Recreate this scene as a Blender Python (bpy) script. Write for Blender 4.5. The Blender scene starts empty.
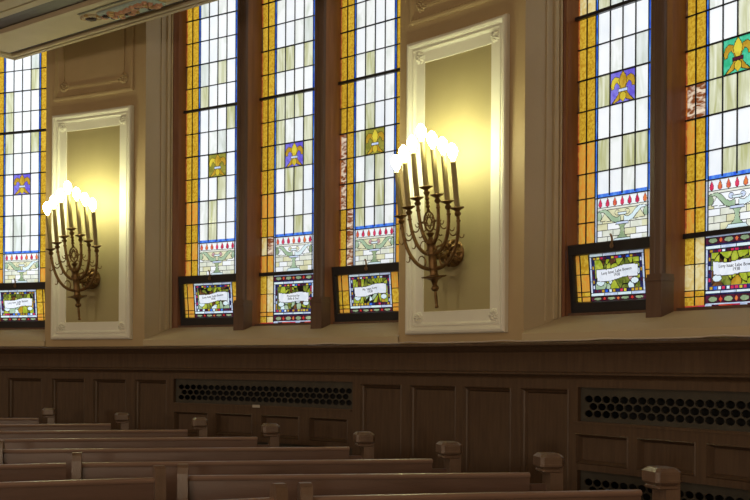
import bpy, math, random
import numpy as np
from mathutils import Vector
random.seed(7)
S = bpy.context.scene
COL = S.collection
CX, CY, R, GOFF = -7.6772, 0.0564, 10.9593, 0.3906
EYE = 1.3
D2R = math.pi / 180
BAY = [25.92 - 20.25, 25.92, 46.17, 66.42]      # angle of the left edge of each pier panel
TOPW = 3.6                                      # top of the windows above the eye
CEIL = 5.4

# ------------------------------------------------------------------ materials
def nodes(name):
    m = bpy.data.materials.new(name); m.use_nodes = True
    nt = m.node_tree; nt.nodes.clear()
    return m, nt, nt.nodes, nt.links

def surf(name, col, col2=None, scale=4.0, rough=.6, metal=0.0, bump=0.0, stretch=(1, 1, 1), detail=6, emit=None, spec=.4, bscale=60):
    m, nt, N, L = nodes(name)
    out = N.new('ShaderNodeOutputMaterial'); b = N.new('ShaderNodeBsdfPrincipled')
    L.new(b.outputs[0], out.inputs[0])
    b.inputs['Roughness'].default_value = rough; b.inputs['Metallic'].default_value = metal
    b.inputs['Specular IOR Level'].default_value = spec
    tc = N.new('ShaderNodeTexCoord'); mp = N.new('ShaderNodeMapping'); mp.inputs['Scale'].default_value = stretch
    L.new(tc.outputs['Object'], mp.inputs[0])
    if col2:
        n = N.new('ShaderNodeTexNoise'); n.inputs['Scale'].default_value = scale; n.inputs['Detail'].default_value = detail
        L.new(mp.outputs[0], n.inputs['Vector'])
        r = N.new('ShaderNodeValToRGB'); r.color_ramp.elements[0].position = .3; r.color_ramp.elements[1].position = .7
        r.color_ramp.elements[0].color = (*col, 1); r.color_ramp.elements[1].color = (*col2, 1)
        L.new(n.outputs['Fac'], r.inputs[0]); L.new(r.outputs[0], b.inputs['Base Color'])
    else:
        b.inputs['Base Color'].default_value = (*col, 1)
    if bump:
        n2 = N.new('ShaderNodeTexNoise'); n2.inputs['Scale'].default_value = bscale
        L.new(mp.outputs[0], n2.inputs['Vector'])
        bp = N.new('ShaderNodeBump'); bp.inputs['Strength'].default_value = bump; bp.inputs['Distance'].default_value = .01
        L.new(n2.outputs['Fac'], bp.inputs['Height']); L.new(bp.outputs[0], b.inputs['Normal'])
    if emit:
        b.inputs['Emission Color'].default_value = (*emit[0], 1); b.inputs['Emission Strength'].default_value = emit[1]
    return m

def glass(name, c1, c2=None, scale=9.0, stretch=(1, 1, 1), p0=.4, p1=.65):
    m, nt, N, L = nodes(name)
    out = N.new('ShaderNodeOutputMaterial'); t = N.new('ShaderNodeBsdfTranslucent'); g = N.new('ShaderNodeBsdfGlossy')
    g.inputs['Roughness'].default_value = .15; g.inputs['Color'].default_value = (.5, .5, .5, 1)
    mx = N.new('ShaderNodeMixShader'); mx.inputs[0].default_value = .04
    L.new(t.outputs[0], mx.inputs[1]); L.new(g.outputs[0], mx.inputs[2]); L.new(mx.outputs[0], out.inputs[0])
    if c2 is None: c2 = tuple(x * .8 for x in c1)
    tc = N.new('ShaderNodeTexCoord'); mp = N.new('ShaderNodeMapping'); mp.inputs['Scale'].default_value = stretch
    n = N.new('ShaderNodeTexNoise'); n.inputs['Scale'].default_value = scale; n.inputs['Detail'].default_value = 5
    n.inputs['Distortion'].default_value = .8
    r = N.new('ShaderNodeValToRGB'); r.color_ramp.elements[0].position = p0; r.color_ramp.elements[1].position = p1
    r.color_ramp.elements[0].color = (*c1, 1); r.color_ramp.elements[1].color = (*c2, 1)
    L.new(tc.outputs['Object'], mp.inputs[0]); L.new(mp.outputs[0], n.inputs['Vector'])
    L.new(n.outputs['Fac'], r.inputs[0]); L.new(r.outputs[0], t.inputs['Color'])
    return m

M = {}
M['plaster'] = surf('tan_plaster', (.42, .31, .175), (.46, .345, .20), 3, .62, bump=.08)
M['field'] = surf('panel_field_plaster', (.37, .32, .165), (.41, .35, .19), 3, .55, bump=.05)
M['reveal'] = surf('reveal_plaster', (.47, .385, .25), (.51, .42, .28), 3, .6, bump=.08)
M['cream'] = surf('cream_paint', (.76, .75, .67), (.80, .79, .71), 5, .5)
M['gallery'] = surf('gallery_paint', (.50, .42, .28), (.56, .47, .32), 4, .55, bump=.06)
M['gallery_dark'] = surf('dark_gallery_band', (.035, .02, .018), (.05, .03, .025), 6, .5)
M['ceil'] = surf('ceiling_paint', (.5, .44, .32), (.55, .48, .36), 2, .8)
M['floor'] = surf('carpet', (.09, .04, .03), (.12, .06, .045), 30, .95)
M['wood'] = surf('wainscot_wood', (.07, .042, .027), (.10, .062, .038), 7, .42, bump=.1, stretch=(6, 6, .6), spec=.35)
M['wood_dark'] = surf('mullion_wood', (.10, .058, .042), (.13, .078, .056), 5, .4, bump=.06, stretch=(5, 5, .5))
M['frame'] = surf('window_frame_wood', (.19, .078, .042), (.27, .12, .065), 5, .38, bump=.06, stretch=(5, 5, .5))  # red and brightness include amber window light falling on the wood
M['pew'] = surf('pew_wood', (.10, .058, .045), (.135, .08, .062), 6, .32, bump=.08, stretch=(.6, 6, 6), spec=.5)
M['pew_rail'] = surf('highlit_rail_wood', (.19, .12, .092), (.24, .155, .12), 6, .28, bump=.06, stretch=(.6, 6, 6), spec=.6)  # same wood as the pews, lightened for the highlight along the rail
M['pew_post'] = surf('pew_post_wood', (.105, .066, .046), (.145, .092, .064), 8, .3, bump=.15, stretch=(4, 4, 1), spec=.6)
M['black'] = surf('black_sash_paint', (.012, .013, .018), (.02, .02, .026), 8, .35, spec=.5)
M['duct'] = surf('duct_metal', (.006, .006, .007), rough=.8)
M['grille'] = surf('bronze_grille', (.055, .05, .042), (.075, .068, .055), 10, .5, .3)
M['brass'] = surf('aged_brass', (.15, .088, .036), (.27, .16, .065), 30, .42, .7, bump=.3, bscale=90)
M['candle'] = surf('candle_sleeve', (.27, .215, .095), (.31, .25, .115), 10, .5)
M['bulb'] = surf('glowing_bulb', (1, 1, .9), emit=((1, .99, .54), 46.0))
M['lead'] = surf('lead_came', (.02, .02, .026), rough=.5, spec=.2)
M['pink'] = surf('carved_pink', (.50, .24, .15), (.62, .34, .22), 40, .6)
M['blue_paint'] = surf('carved_pale_blue', (.38, .50, .50), (.48, .58, .56), 40, .6)
M['gold'] = surf('gilt_paint', (.45, .30, .12), (.55, .38, .16), 20, .4, .3)
M['cable'] = surf('pale_cable', (.5, .44, .38), (.6, .52, .45), 9, .6)
M['tag'] = surf('pale_label', (.42, .38, .33), rough=.6)
M['latch'] = surf('latch_bronze', (.25, .15, .08), (.35, .22, .12), 12, .35, .6)
M['stone'] = surf('outer_wall_stone', (.3, .28, .25), (.36, .33, .3), 5, .9)

# stained glass palette (object-space noise gives the streaks)
G = {}
G['white'] = glass('clear_white_glass', (.97, .97, .97), (.88, .90, .93), 5, (1, 1, .5))
G['white2'] = glass('cloudy_white_glass', (.95, .95, .93), (.68, .72, .62), 5, (2.4, 1, .8), .45, .75)
G['streak'] = glass('streaky_olive_glass', (.80, .80, .62), (.50, .50, .24), 6, (4, 1, .5), .35, .65)
G['grey'] = glass('pale_grey_glass', (.80, .83, .80), (.62, .66, .58), 6, (3, 1, .6))
G['amber'] = glass('amber_glass', (.66, .41, .035), (.47, .24, .014), 55, (1, 1, 1), .42, .6)
G['amber2'] = glass('yellow_amber_glass', (.72, .47, .05), (.52, .27, .016), 45, (1, 1, 1), .4, .62)
G['amber3'] = glass('orange_glass', (.72, .28, .035), (.66, .40, .06), 22, (3, 1, 1), .4, .65)
G['pale'] = glass('pale_yellow_glass', (.80, .68, .36), (.70, .48, .12), 20, (1, 1, 1))
G['rust'] = glass('rust_marbled_glass', (.24, .07, .02), (.85, .68, .50), 16, (1, 1, 2.5), .42, .6)
G['rust2'] = glass('red_brown_edge_glass', (.42, .07, .02), (.62, .22, .04), 30, (1, 1, 1), .42, .6)
G['blue'] = glass('cobalt_glass', (.03, .12, .75), (.12, .32, .85), 40, (1, 1, .3))
G['violet'] = glass('violet_glass', (.14, .10, .62), (.30, .28, .80), 10, (1, 1, 1))
G['green'] = glass('emerald_glass', (.03, .42, .20), (.10, .60, .38), 14, (1, 1, 1))
G['olive'] = glass('olive_glass', (.20, .20, .03), (.38, .34, .06), 14)
G['gold'] = glass('gold_glass', (.44, .25, .02), (.60, .38, .04), 26)
G['lemon'] = glass('lemon_glass', (.75, .62, .06), (.62, .45, .04), 20)
G['rose'] = glass('rose_glass', (.55, .02, .08), (.75, .06, .14), 20)
G['flame'] = glass('flame_glass', (.80, .22, .06), (.65, .04, .08), 30)
G['sage'] = glass('sage_glass', (.34, .48, .30), (.50, .62, .45), 14)
G['aqua'] = glass('aqua_white_glass', (.70, .85, .88), (.82, .90, .95), 14)
G['ice'] = glass('ice_blue_glass', (.48, .58, .80), (.72, .78, .92), 20)
G['brick'] = glass('pale_brick_glass', (.84, .84, .74), (.68, .70, .56), 12)
G['brick2'] = glass('cream_brick_glass', (.80, .78, .52), (.68, .64, .38), 12)
G['leaf'] = glass('leaf_glass', (.32, .40, .02), (.55, .58, .08), 25)
G['leaf2'] = glass('dark_leaf_glass', (.10, .14, .02), (.28, .30, .05), 25)
G['brown'] = glass('brown_glass', (.10, .04, .02), (.22, .10, .03), 25)
G['maroon'] = glass('maroon_glass', (.07, .012, .03), (.12, .02, .05), 25)
G['navy'] = glass('navy_glass', (.02, .02, .10), (.04, .05, .22), 25)
G['gem'] = glass('gem_green_glass', (.26, .36, .20), (.40, .48, .28), 25)
G['red'] = glass('red_glass', (.65, .03, .03), (.75, .12, .05), 25)
G['lilac'] = glass('pink_glass', (.55, .28, .30), (.65, .42, .42), 25)
G['banner'] = glass('white_banner_glass', (.90, .91, .96), (.76, .80, .88), 12)
G['lead'] = M['lead']

# ------------------------------------------------------------------ mesh building
class MB:
    def __init__(s, f=None):
        s.v = []; s.f = []; s.m = []; s.mats = []; s.map = f
    def mi(s, mat):
        if mat not in s.mats: s.mats.append(mat)
        return s.mats.index(mat)
    def add(s, vs, fs, mat, f=True):
        n = len(s.v)
        if s.map and f: vs = [s.map(*p) for p in vs]
        s.v += [tuple(p) for p in vs]; i = s.mi(mat)
        for q in fs: s.f.append(tuple(n + k for k in q)); s.m.append(i)
        return s
    def box(s, x0, x1, y0, y1, z0, z1, mat, seg=1):
        vs = []; fs = []
        for i in range(seg + 1):
            x = x0 + (x1 - x0) * i / seg
            vs += [(x, y0, z0), (x, y1, z0), (x, y1, z1), (x, y0, z1)]
        for i in range(seg):
            b = 4 * i
            for k in range(4):
                k2 = (k + 1) % 4; fs.append((b + k, b + 4 + k, b + 4 + k2, b + k2))
        fs += [(0, 1, 2, 3), (4 * seg + 3, 4 * seg + 2, 4 * seg + 1, 4 * seg)]
        return s.add(vs, fs, mat)
    def bevbox(s, x0, x1, y0, y1, z0, z1, c, mat):
        vs = []
        for z, d in ((z0, c), (z0 + c, 0), (z1 - c, 0), (z1, c)):
            e = c
            vs += [(x0 + d + e, y0 + d, z), (x1 - d - e, y0 + d, z), (x1 - d, y0 + d + e, z), (x1 - d, y1 - d - e, z),
                   (x1 - d - e, y1 - d, z), (x0 + d + e, y1 - d, z), (x0 + d, y1 - d - e, z), (x0 + d, y0 + d + e, z)]
        fs = [tuple(range(7, -1, -1)), tuple(range(24, 32))]
        for k in range(3):
            for i in range(8):
                j = (i + 1) % 8; fs.append((8 * k + i, 8 * k + j, 8 * k + 8 + j, 8 * k + 8 + i))
        return s.add(vs, fs, mat)
    def rings(s, rs, mat, fill=True, seg=6):
        """concentric rectangles (x0,x1,z0,z1,y) joined into a moulding"""
        vs = []; fs = []; n = 2 * seg + 2
        for (x0, x1, z0, z1, y) in rs:
            for i in range(seg + 1): vs.append((x0 + (x1 - x0) * i / seg, y, z0))
            for i in range(seg + 1): vs.append((x1 + (x0 - x1) * i / seg, y, z1))
        for k in range(len(rs) - 1):
            for i in range(n):
                j = (i + 1) % n; fs.append((n * k + i, n * k + j, n * k + n + j, n * k + n + i))
        if fill:
            b = n * (len(rs) - 1)
            for i in range(seg): fs.append((b + i, b + i + 1, b + n - 2 - i, b + n - 1 - i))
        return s.add(vs, fs, mat)
    def lathe(s, prof, mat, c=(0, 0, 0), n=16, ax=None):
        """profile [(r, h)] about an axis (default z)"""
        a = Vector(ax or (0, 0, 1)).normalized()
        u = a.orthogonal().normalized(); w = a.cross(u); c = Vector(c); vs = []; fs = []
        for (r, h) in prof:
            for i in range(n):
                t = 2 * math.pi * i / n; vs.append(tuple(c + a * h + (u * math.cos(t) + w * math.sin(t)) * max(r, 1e-4)))
        for k in range(len(prof) - 1):
            for i in range(n):
                j = (i + 1) % n; fs.append((n * k + i, n * k + j, n * k + n + j, n * k + n + i))
        fs += [tuple(range(n - 1, -1, -1)), tuple(n * (len(prof) - 1) + i for i in range(n))]
        return s.add(vs, fs, mat)
    def tube(s, pts, rad, mat, n=8, closed=False):
        if s.map: pts = [s.map(*p) for p in pts]
        P = [Vector(p) for p in pts]; k = len(P); vs = []; fs = []
        if not isinstance(rad, (list, tuple)): rad = [rad] * k
        up = None
        for i in range(k):
            a = P[(i - 1) % k] if closed or i else P[0]; b = P[(i + 1) % k] if closed or i < k - 1 else P[-1]
            t = (b - a).normalized()
            u = t.orthogonal().normalized() if up is None else (up - t * up.dot(t)).normalized()
            up = u; w = t.cross(u)
            for j in range(n):
                q = 2 * math.pi * j / n; vs.append(tuple(P[i] + (u * math.cos(q) + w * math.sin(q)) * rad[i]))
        for i in range(k if closed else k - 1):
            i2 = (i + 1) % k
            for j in range(n):
                j2 = (j + 1) % n; fs.append((n * i + j, n * i + j2, n * i2 + j2, n * i2 + j))
        if not closed: fs += [tuple(range(n - 1, -1, -1)), tuple(n * (k - 1) + j for j in range(n))]
        return s.add(vs, fs, mat, False)
    def obj(s, name, parent=None, smooth=False, label=None):
        me = bpy.data.meshes.new(name); me.from_pydata(s.v, [], s.f)
        for m in s.mats: me.materials.append(m)
        me.polygons.foreach_set('material_index', s.m)
        if smooth: me.polygons.foreach_set('use_smooth', [True] * len(s.f))
        me.update()
        import bmesh
        bm = bmesh.new(); bm.from_mesh(me); bmesh.ops.recalc_face_normals(bm, faces=bm.faces); bm.to_mesh(me); bm.free()
        if smooth:
            try: me.set_sharp_from_angle(angle=40 * D2R)
            except Exception: pass
        o = bpy.data.objects.new(name, me); COL.objects.link(o)
        if parent: o.parent = parent
        if label: o['label'] = label
        return o

def tag(o, label=None, cat=None, group=None, kind=None):
    for k, v in (('label', label), ('category', cat), ('group', group), ('kind', kind)):
        if v: o[k] = v
    return o
def empty(name, loc, rz=0):
    o = bpy.data.objects.new(name, None); COL.objects.link(o); o.empty_display_size = .1
    o.location = loc; o.rotation_euler = (0, 0, rz); return o
def copy_tree(o, parent=None):
    c = o.copy(); COL.objects.link(c)
    if parent: c.parent = parent
    for ch in list(o.children): copy_tree(ch, c)
    return c
def pt(ang, r, Y):
    a = ang * D2R; return (CX + (R + r) * math.sin(a), CY + (R + r) * math.cos(a), EYE + Y)
def at_wall(name, ang, r, Y):
    return empty(name, pt(ang, r, Y), -ang * D2R)
def arcmap(x, y, z):          # x metres along the wall, y outward, z up, in the frame of the wall point
    a = x / R; return ((R + y) * math.sin(a), (R + y) * math.cos(a) - R, z)
def deg(a): return a * D2R * R

TRIM = [0]
def trim_name():
    TRIM[0] += 1; return 'trim_%d' % TRIM[0]

# ------------------------------------------------------------------ the setting
A0, A1 = 4.0, 76.0
w = MB(lambda a, r, Y: pt(a, r, Y))
def patch(m, a0, a1, r0, r1, Y0, Y1, mat, n=8):
    """surface from (r0,Y0) to (r1,Y1) swept from a0 to a1"""
    vs = []; fs = []
    for i in range(n + 1):
        a = a0 + (a1 - a0) * i / n; vs += [(a, r0, Y0), (a, r1, Y1)]
    for i in range(n): fs.append((2 * i, 2 * i + 2, 2 * i + 3, 2 * i + 1))
    m.add(vs, fs, mat)
def sweep(m, prof, a0, a1, mat, n=60):
    vs = []; fs = []; k = len(prof)
    for i in range(n + 1):
        a = a0 + (a1 - a0) * i / n; vs += [(a, r, Y) for r, Y in prof]
    for i in range(n):
        for j in range(k - 1): fs.append((k * i + j, k * i + k + j, k * i + k + j + 1, k * i + j + 1))
    m.add(vs, fs, mat)
PL = M['plaster']
patch(w, A0, BAY[0] + 5.5, 0, 0, .10, CEIL, PL, 10)
patch(w, A0, A1, .30, 0, .10, .10, PL, 60)
patch(w, A0, A1, .30, .30, -EYE, .10, PL, 60)
for k in (1, 2, 3):
    patch(w, BAY[k] - .5, (BAY[k] + 5.5) if k < 3 else A1, 0, 0, .10, CEIL, PL, 8)
for k in (0, 1, 2):
    a, b = BAY[k] + 5.5, BAY[k] + 19.75
    patch(w, a, b, 0, 0, .10, .205, PL, 16)
    patch(w, a, b, 0, 0, TOPW, CEIL, PL, 16)
    patch(w, a, b, 0, .45, TOPW, TOPW, PL, 16)
    for e, f in ((a, a + .25), (b, b - .45)):
        w.add([(e, 0, .1), (f, .30, .1), (f, .30, TOPW), (e, 0, TOPW)], [(0, 1, 2, 3)], M['reveal'])
tag(w.obj('wall_front', smooth=True), kind='structure')

for k in (0, 1, 2):          # window sills and jamb beads
    a, b = BAY[k] + 5.5, BAY[k] + 19.75
    m = MB(lambda a, r, Y: pt(a, r, Y))
    sweep(m, [(0, .15), (-.012, .155), (-.012, .203), (0, .213), (.30, .318), (.45, .325)], a - .02, b + .04, M['reveal'], 16)
    tag(m.obj(trim_name(), smooth=True), kind='structure')
    m = MB(lambda a, r, Y: pt(a, r, Y))
    for (f0, r0, r1, d) in ((.13, .155, .175, .05), (.2, .215, .245, .07), (.235, .262, .275, .05)):
        vs = []
        for Y in (.30 if r0 > .2 else .285, TOPW):
            vs += [(a + f0 - .05, r0, Y), (a + f0 + d, r0 + .002, Y), (a + f0 + d + .02, r1, Y), (a + f0 - .02, r1 + .004, Y)]
        m.add(vs, [(0, 1, 5, 4), (1, 2, 6, 5), (2, 3, 7, 6), (3, 0, 4, 7), (0, 1, 2, 3), (4, 5, 6, 7)], M['reveal'])
    tag(m.obj(trim_name()), kind='structure')

# room shell behind and beside the camera
pL, pR = pt(A0, 0, 0), pt(A1, 0, 0)
def plane(name, pts, mat):
    m = MB(); m.add(pts, [tuple(range(len(pts)))], mat); return tag(m.obj(name), kind='structure')
def vwall(name, a, b, mat):
    return plane(name, [(a[0], a[1], 0), (b[0], b[1], 0), (b[0], b[1], EYE + CEIL), (a[0], a[1], EYE + CEIL)], mat)
vwall('wall_left_return', (-15, pL[1] + .0), pL, PL)
vwall('wall_left', (-15, pL[1]), (-15, -8), PL)
vwall('wall_back', (-15, -8), (pR[0], -8), PL)
vwall('wall_right', (pR[0], -8), pR, PL)
plane('floor', [(-15.3, -8.3, 0), (4.6, -8.3, 0), (4.6, 12.2, 0), (-15.3, 12.2, 0)], M['floor'])
plane('ceiling', [(-15.3, -8.3, EYE + CEIL), (4.6, -8.3, EYE + CEIL), (4.6, 12.2, EYE + CEIL), (-15.3, 12.2, EYE + CEIL)], M['ceil'])

# wainscot cap, frieze and ledge
m = MB(lambda a, r, Y: pt(a, r, Y))
sweep(m, [(.01, .152), (-.095, .147), (-.105, .138), (-.105, .128), (-.09, .118), (-.072, .106), (-.065, .096), (-.05, .090), (-.045, .084),
          (-.045, -.028), (-.052, -.034), (-.066, -.038), (-.066, -.048), (-.05, -.056), (-.036, -.066), (-.03, -.074), (-.03, -.08)], A0, A1, M['wood'], 80)
tag(m.obj(trim_name(), smooth=True), kind='structure')
m = MB(lambda a, r, Y: pt(a, r, Y))
sweep(m, [(-.03, -1.12), (-.055, -1.13), (-.055, -EYE)], A0, A1, M['wood'], 80)
tag(m.obj('baseboard_front'), kind='structure')
# frieze joints
PT, PB, RB = -.13, -1.05, -1.12           # panel top, panel bottom, rail bottom
def wains_pier(panels, a0, a1):
    """a run of tall recessed panels between a0 and a1 (degrees)"""
    c = (a0 + a1) / 2; e = at_wall(trim_name(), c, 0, -EYE); tag(e, kind='structure')
    f = MB(arcmap); L = lambda a: deg(a - c)
    edges = [a0] + [(panels[i][1] + panels[i + 1][0]) / 2 for i in range(len(panels) - 1)] + [a1]
    H = EYE
    for i, (p0, p1) in enumerate(panels):
        f.rings([(L(edges[i]), L(edges[i + 1]), H + RB, H - .07, -.03), (L(p0), L(p1), H + PB, H + PT, -.03)], M['wood'], False, 4)
        q = MB(arcmap); x0, x1 = L(p0), L(p1)
        q.rings([(x0, x1, H + PB, H + PT, -.03), (x0 + .006, x1 - .006, H + PB + .006, H + PT - .006, -.036), (x0 + .016, x1 - .016, H + PB + .016, H + PT - .016, -.02),
                 (x0 + .024, x1 - .024, H + PB + .024, H + PT - .024, -.014), (x0 + .034, x1 - .034, H + PB + .034, H + PT - .034, .004)], M['wood'], True, 4)
        q.obj('recessed_panel', e)
    f.obj('stile_frame', e)
wains_pier([(5.67 - 2.6, 7.6), (8.1, 10.1), (10.6, 12.5)], A0 - .9, 12.95)
wains_pier([(23.35, 25.40), (26.0, 28.0), (28.52, 30.5), (31.02, 32.92)], 22.80, 33.10)
wains_pier([(43.85, 46.0), (46.42, 48.70), (49.05, 51.28), (51.70, 53.80)], 43.45, 53.95)
wains_pier([(64.4, 66.5), (67.0, 69.1), (69.7, 71.8), (72.4, 75.)], 64.0, A1)

def scale_grille(name, c, a0, a1, Y0, Y1, label):
    """bronze plate pierced with three rows of fish-scale holes, a dark duct behind"""
    e = at_wall(name, c, 0, Y0); L = lambda a: deg(a - c)
    x0, x1 = L(a0), L(a1); h = Y1 - Y0
    m = MB(arcmap); by, ty = .024, h - .046
    n = round((x1 - x0 - .06) / .067); p = (x1 - x0 - .06) / n; rh = (ty - by) / 3
    m.rings([(x0, x1, 0, h, -.004), (x0 + .03, x1 - .03, by, ty, -.004)], M['grille'], False, n)
    hole = []
    for i in range(16):
        t = 2 * math.pi * i / 16; s, co = math.sin(t), math.cos(t)
        rx = .47; x = rx * s; z = -.49 * co
        if co < 0: z = .495 * (-co) ** .85; x = rx * s * (1 - .3 * (-co) ** 2)
        hole.append((x, z))
    for r in range(3):
        off = .5 if r == 1 else 0; cnt = n if not off else n - 1
        if off:
            for xa in (x0 + .03, x1 - .03 - p / 2):
                m.box(xa, xa + p / 2, -.004, 0, by + rh, by + 2 * rh, M['grille'])
        for i in range(cnt):
            cxx = x0 + .03 + p * (i + .5 + off); cz = by + rh * (r + .5)
            vs = []; fs = []
            for (hx, hz) in hole:
                k = .5 / max(abs(hx), abs(hz), 1e-6)
                vs += [(cxx + hx * p, -.004, cz + hz * rh), (cxx + hx * p, .006, cz + hz * rh), (cxx + hx * k * p, -.004, cz + hz * k * rh)]
            for q in range(16):
                q2 = (q + 1) % 16
                fs += [(3 * q, 3 * q2, 3 * q2 + 1, 3 * q + 1), (3 * q, 3 * q + 2, 3 * q2 + 2, 3 * q2)]
            for sx in (-.5, .5):
                for sz in (-.5, .5):
                    # corner fillers between the square cell and the projected outline
                    cc = [j for j in range(16) if hole[j][0] * sx > 0 and hole[j][1] * sz > 0]
            m.add(vs, fs, M['grille'])
            # corners
            for j in range(16):
                a, b = hole[j], hole[(j + 1) % 16]
                ka, kb = .5 / max(abs(a[0]), abs(a[1])), .5 / max(abs(b[0]), abs(b[1]))
                A_, B_ = (a[0] * ka, a[1] * ka), (b[0] * kb, b[1] * kb)
                if abs(abs(A_[0]) - .5) < 1e-6 and abs(abs(B_[1]) - .5) < 1e-6 and not abs(abs(B_[0]) - .5) < 1e-6:
                    C_ = (A_[0], B_[1])
                elif abs(abs(A_[1]) - .5) < 1e-6 and abs(abs(B_[0]) - .5) < 1e-6 and not abs(abs(A_[0]) - .5) < 1e-6:
                    C_ = (B_[0], A_[1])
                else: continue
                m.add([(cxx + q[0] * p, -.004, cz + q[1] * rh) for q in (A_, C_, B_)], [(0, 1, 2)], M['grille'])
    m.obj('pierced_plate', e)
    d = MB(arcmap)
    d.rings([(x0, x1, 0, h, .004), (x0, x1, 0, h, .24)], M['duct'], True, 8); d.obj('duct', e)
    tag(e, label, 'vent grille', 'pierced vent grilles in the wood panelling')
    return e

def wains_grille(a0, a1, small, labs):
    """the run under a window: grille, row of small panels, second grille"""
    c = (a0 + a1) / 2; e = at_wall(trim_name(), c, 0, -EYE); tag(e, kind='structure'); H = EYE
    L = lambda a: deg(a - c); X0, X1 = L(a0), L(a1); g0, g1 = L(a0 + .22), L(a1 - .0)
    f = MB(arcmap)
    f.rings([(X0, X1, H - .37, H - .07, -.03), (g0, g1, H - .318, H - .12, -.03), (g0, g1, H - .318, H - .12, -.002)], M['wood'], False, 10)
    f.rings([(X0, X1, H - 1.12, H - .585, -.03), (g0, g1, H - .80, H - .602, -.03), (g0, g1, H - .80, H - .602, -.002)], M['wood'], False, 10)
    ed = [a0] + [(small[i][1] + small[i + 1][0]) / 2 for i in range(len(small) - 1)] + [a1]
    for i, (p0, p1) in enumerate(small):
        f.rings([(L(ed[i]), L(ed[i + 1]), H - .585, H - .37, -.03), (L(p0), L(p1), H - .565, H - .388, -.03)], M['wood'], False, 3)
        q = MB(arcmap); x0, x1, z0, z1 = L(p0), L(p1), H - .565, H - .388
        q.rings([(x0, x1, z0, z1, -.03), (x0 + .006, x1 - .006, z0 + .006, z1 - .006, -.036), (x0 + .014, x1 - .014, z0 + .014, z1 - .014, -.02),
                 (x0 + .024, x1 - .024, z0 + .024, z1 - .024, .004)], M['wood'], True, 3)
        q.obj('recessed_panel', e)
    f.box(X0 + .01, X1 - .01, -.038, -.028, H - .334, H - .322, M['wood'], 10)
    f.obj('stile_frame', e)
    scale_grille('vent_grille', c, a0 + .22, a1, -.318, -.12, labs[0])
    scale_grille('vent_grille', c, a0 + .22, a1, -.80, -.602, labs[1])
    return e
wains_grille(12.95, 22.80, [(13.3, 15.3), (15.8, 17.8), (18.3, 20.3), (20.7, 22.6)],
             ['upper vent grille at the far left end of the panelling, mostly outside the photo', 'lower vent grille at the far left, behind the farthest pew'])
wains_grille(33.10, 43.45, [(33.36, 35.35), (35.80, 37.92), (38.43, 40.56), (41.10, 43.22)],
             ['upper vent grille with a small pale tag under it, below the three full middle windows', 'lower vent grille behind the pew ends, below the three full middle windows'])
wains_grille(53.95, 64.0, [(54.10, 56.22), (56.55, 58.73), (59.1, 61.2), (61.6, 63.7)],
             ['upper vent grille at the right edge, topmost in the panelling below the right windows', 'lower vent grille at the right edge beside the nearest pew post'])
t = at_wall('label_tag', 38.2, -.041, -.335)
mm = MB(arcmap); mm.bevbox(-.04, .04, -.004, .001, 0, .022, .0015, M['tag']); mm.obj('plate', t)
tag(t, 'small pale rectangular tag stuck on the wood rail under the middle vent grille', 'tag')

# pale cable lying along the cap
m = MB(lambda a, r, Y: pt(a, r, Y)); pts = []
rn = random.Random(3)
for i in range(150):
    a = 41.3 + i * .16
    pts.append((a, -.085 + .012 * math.sin(i * .31) + rn.uniform(-.003, .003), .153 + .006 * max(0, math.sin(i * .23)) ** 3 + rn.uniform(0, .0015)))
m.tube(pts, .0042, M['cable'], 6)
tag(m.obj('cable', smooth=True), 'thin pale cable lying along the top ledge of the dark wood panelling', 'cable')

# ------------------------------------------------------------------ pier panels
def rosette(m, x, z, y, r, mat):
    """carved flower medallion: eight lobes, a rim and a centre boss"""
    seg = 32; vs = [(x, y - .016, z)]; fs = []
    rs = [(.22, .020), (.30, .010), (.55, .019), (.8, .012), (1.0, .0)]
    for fr, hh in rs:
        for i in range(seg):
            t = 2 * math.pi * i / seg; lob = 1 + (.16 * abs(math.sin(4 * t)) - .08) * (fr > .4)
            hz = hh * (1 + .5 * math.cos(8 * t) * (.4 < fr < .9))
            vs.append((x + r * fr * lob * math.cos(t), y - hz, z + r * fr * lob * math.sin(t)))
    for i in range(seg): fs.append((0, 1 + i, 1 + (i + 1) % seg))
    for k in range(len(rs) - 1):
        for i in range(seg):
            j = (i + 1) % seg; fs.append((1 + seg * k + i, 1 + seg * k + j, 1 + seg * (k + 1) + j, 1 + seg * (k + 1) + i))
    m.add(vs, fs, mat)
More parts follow.
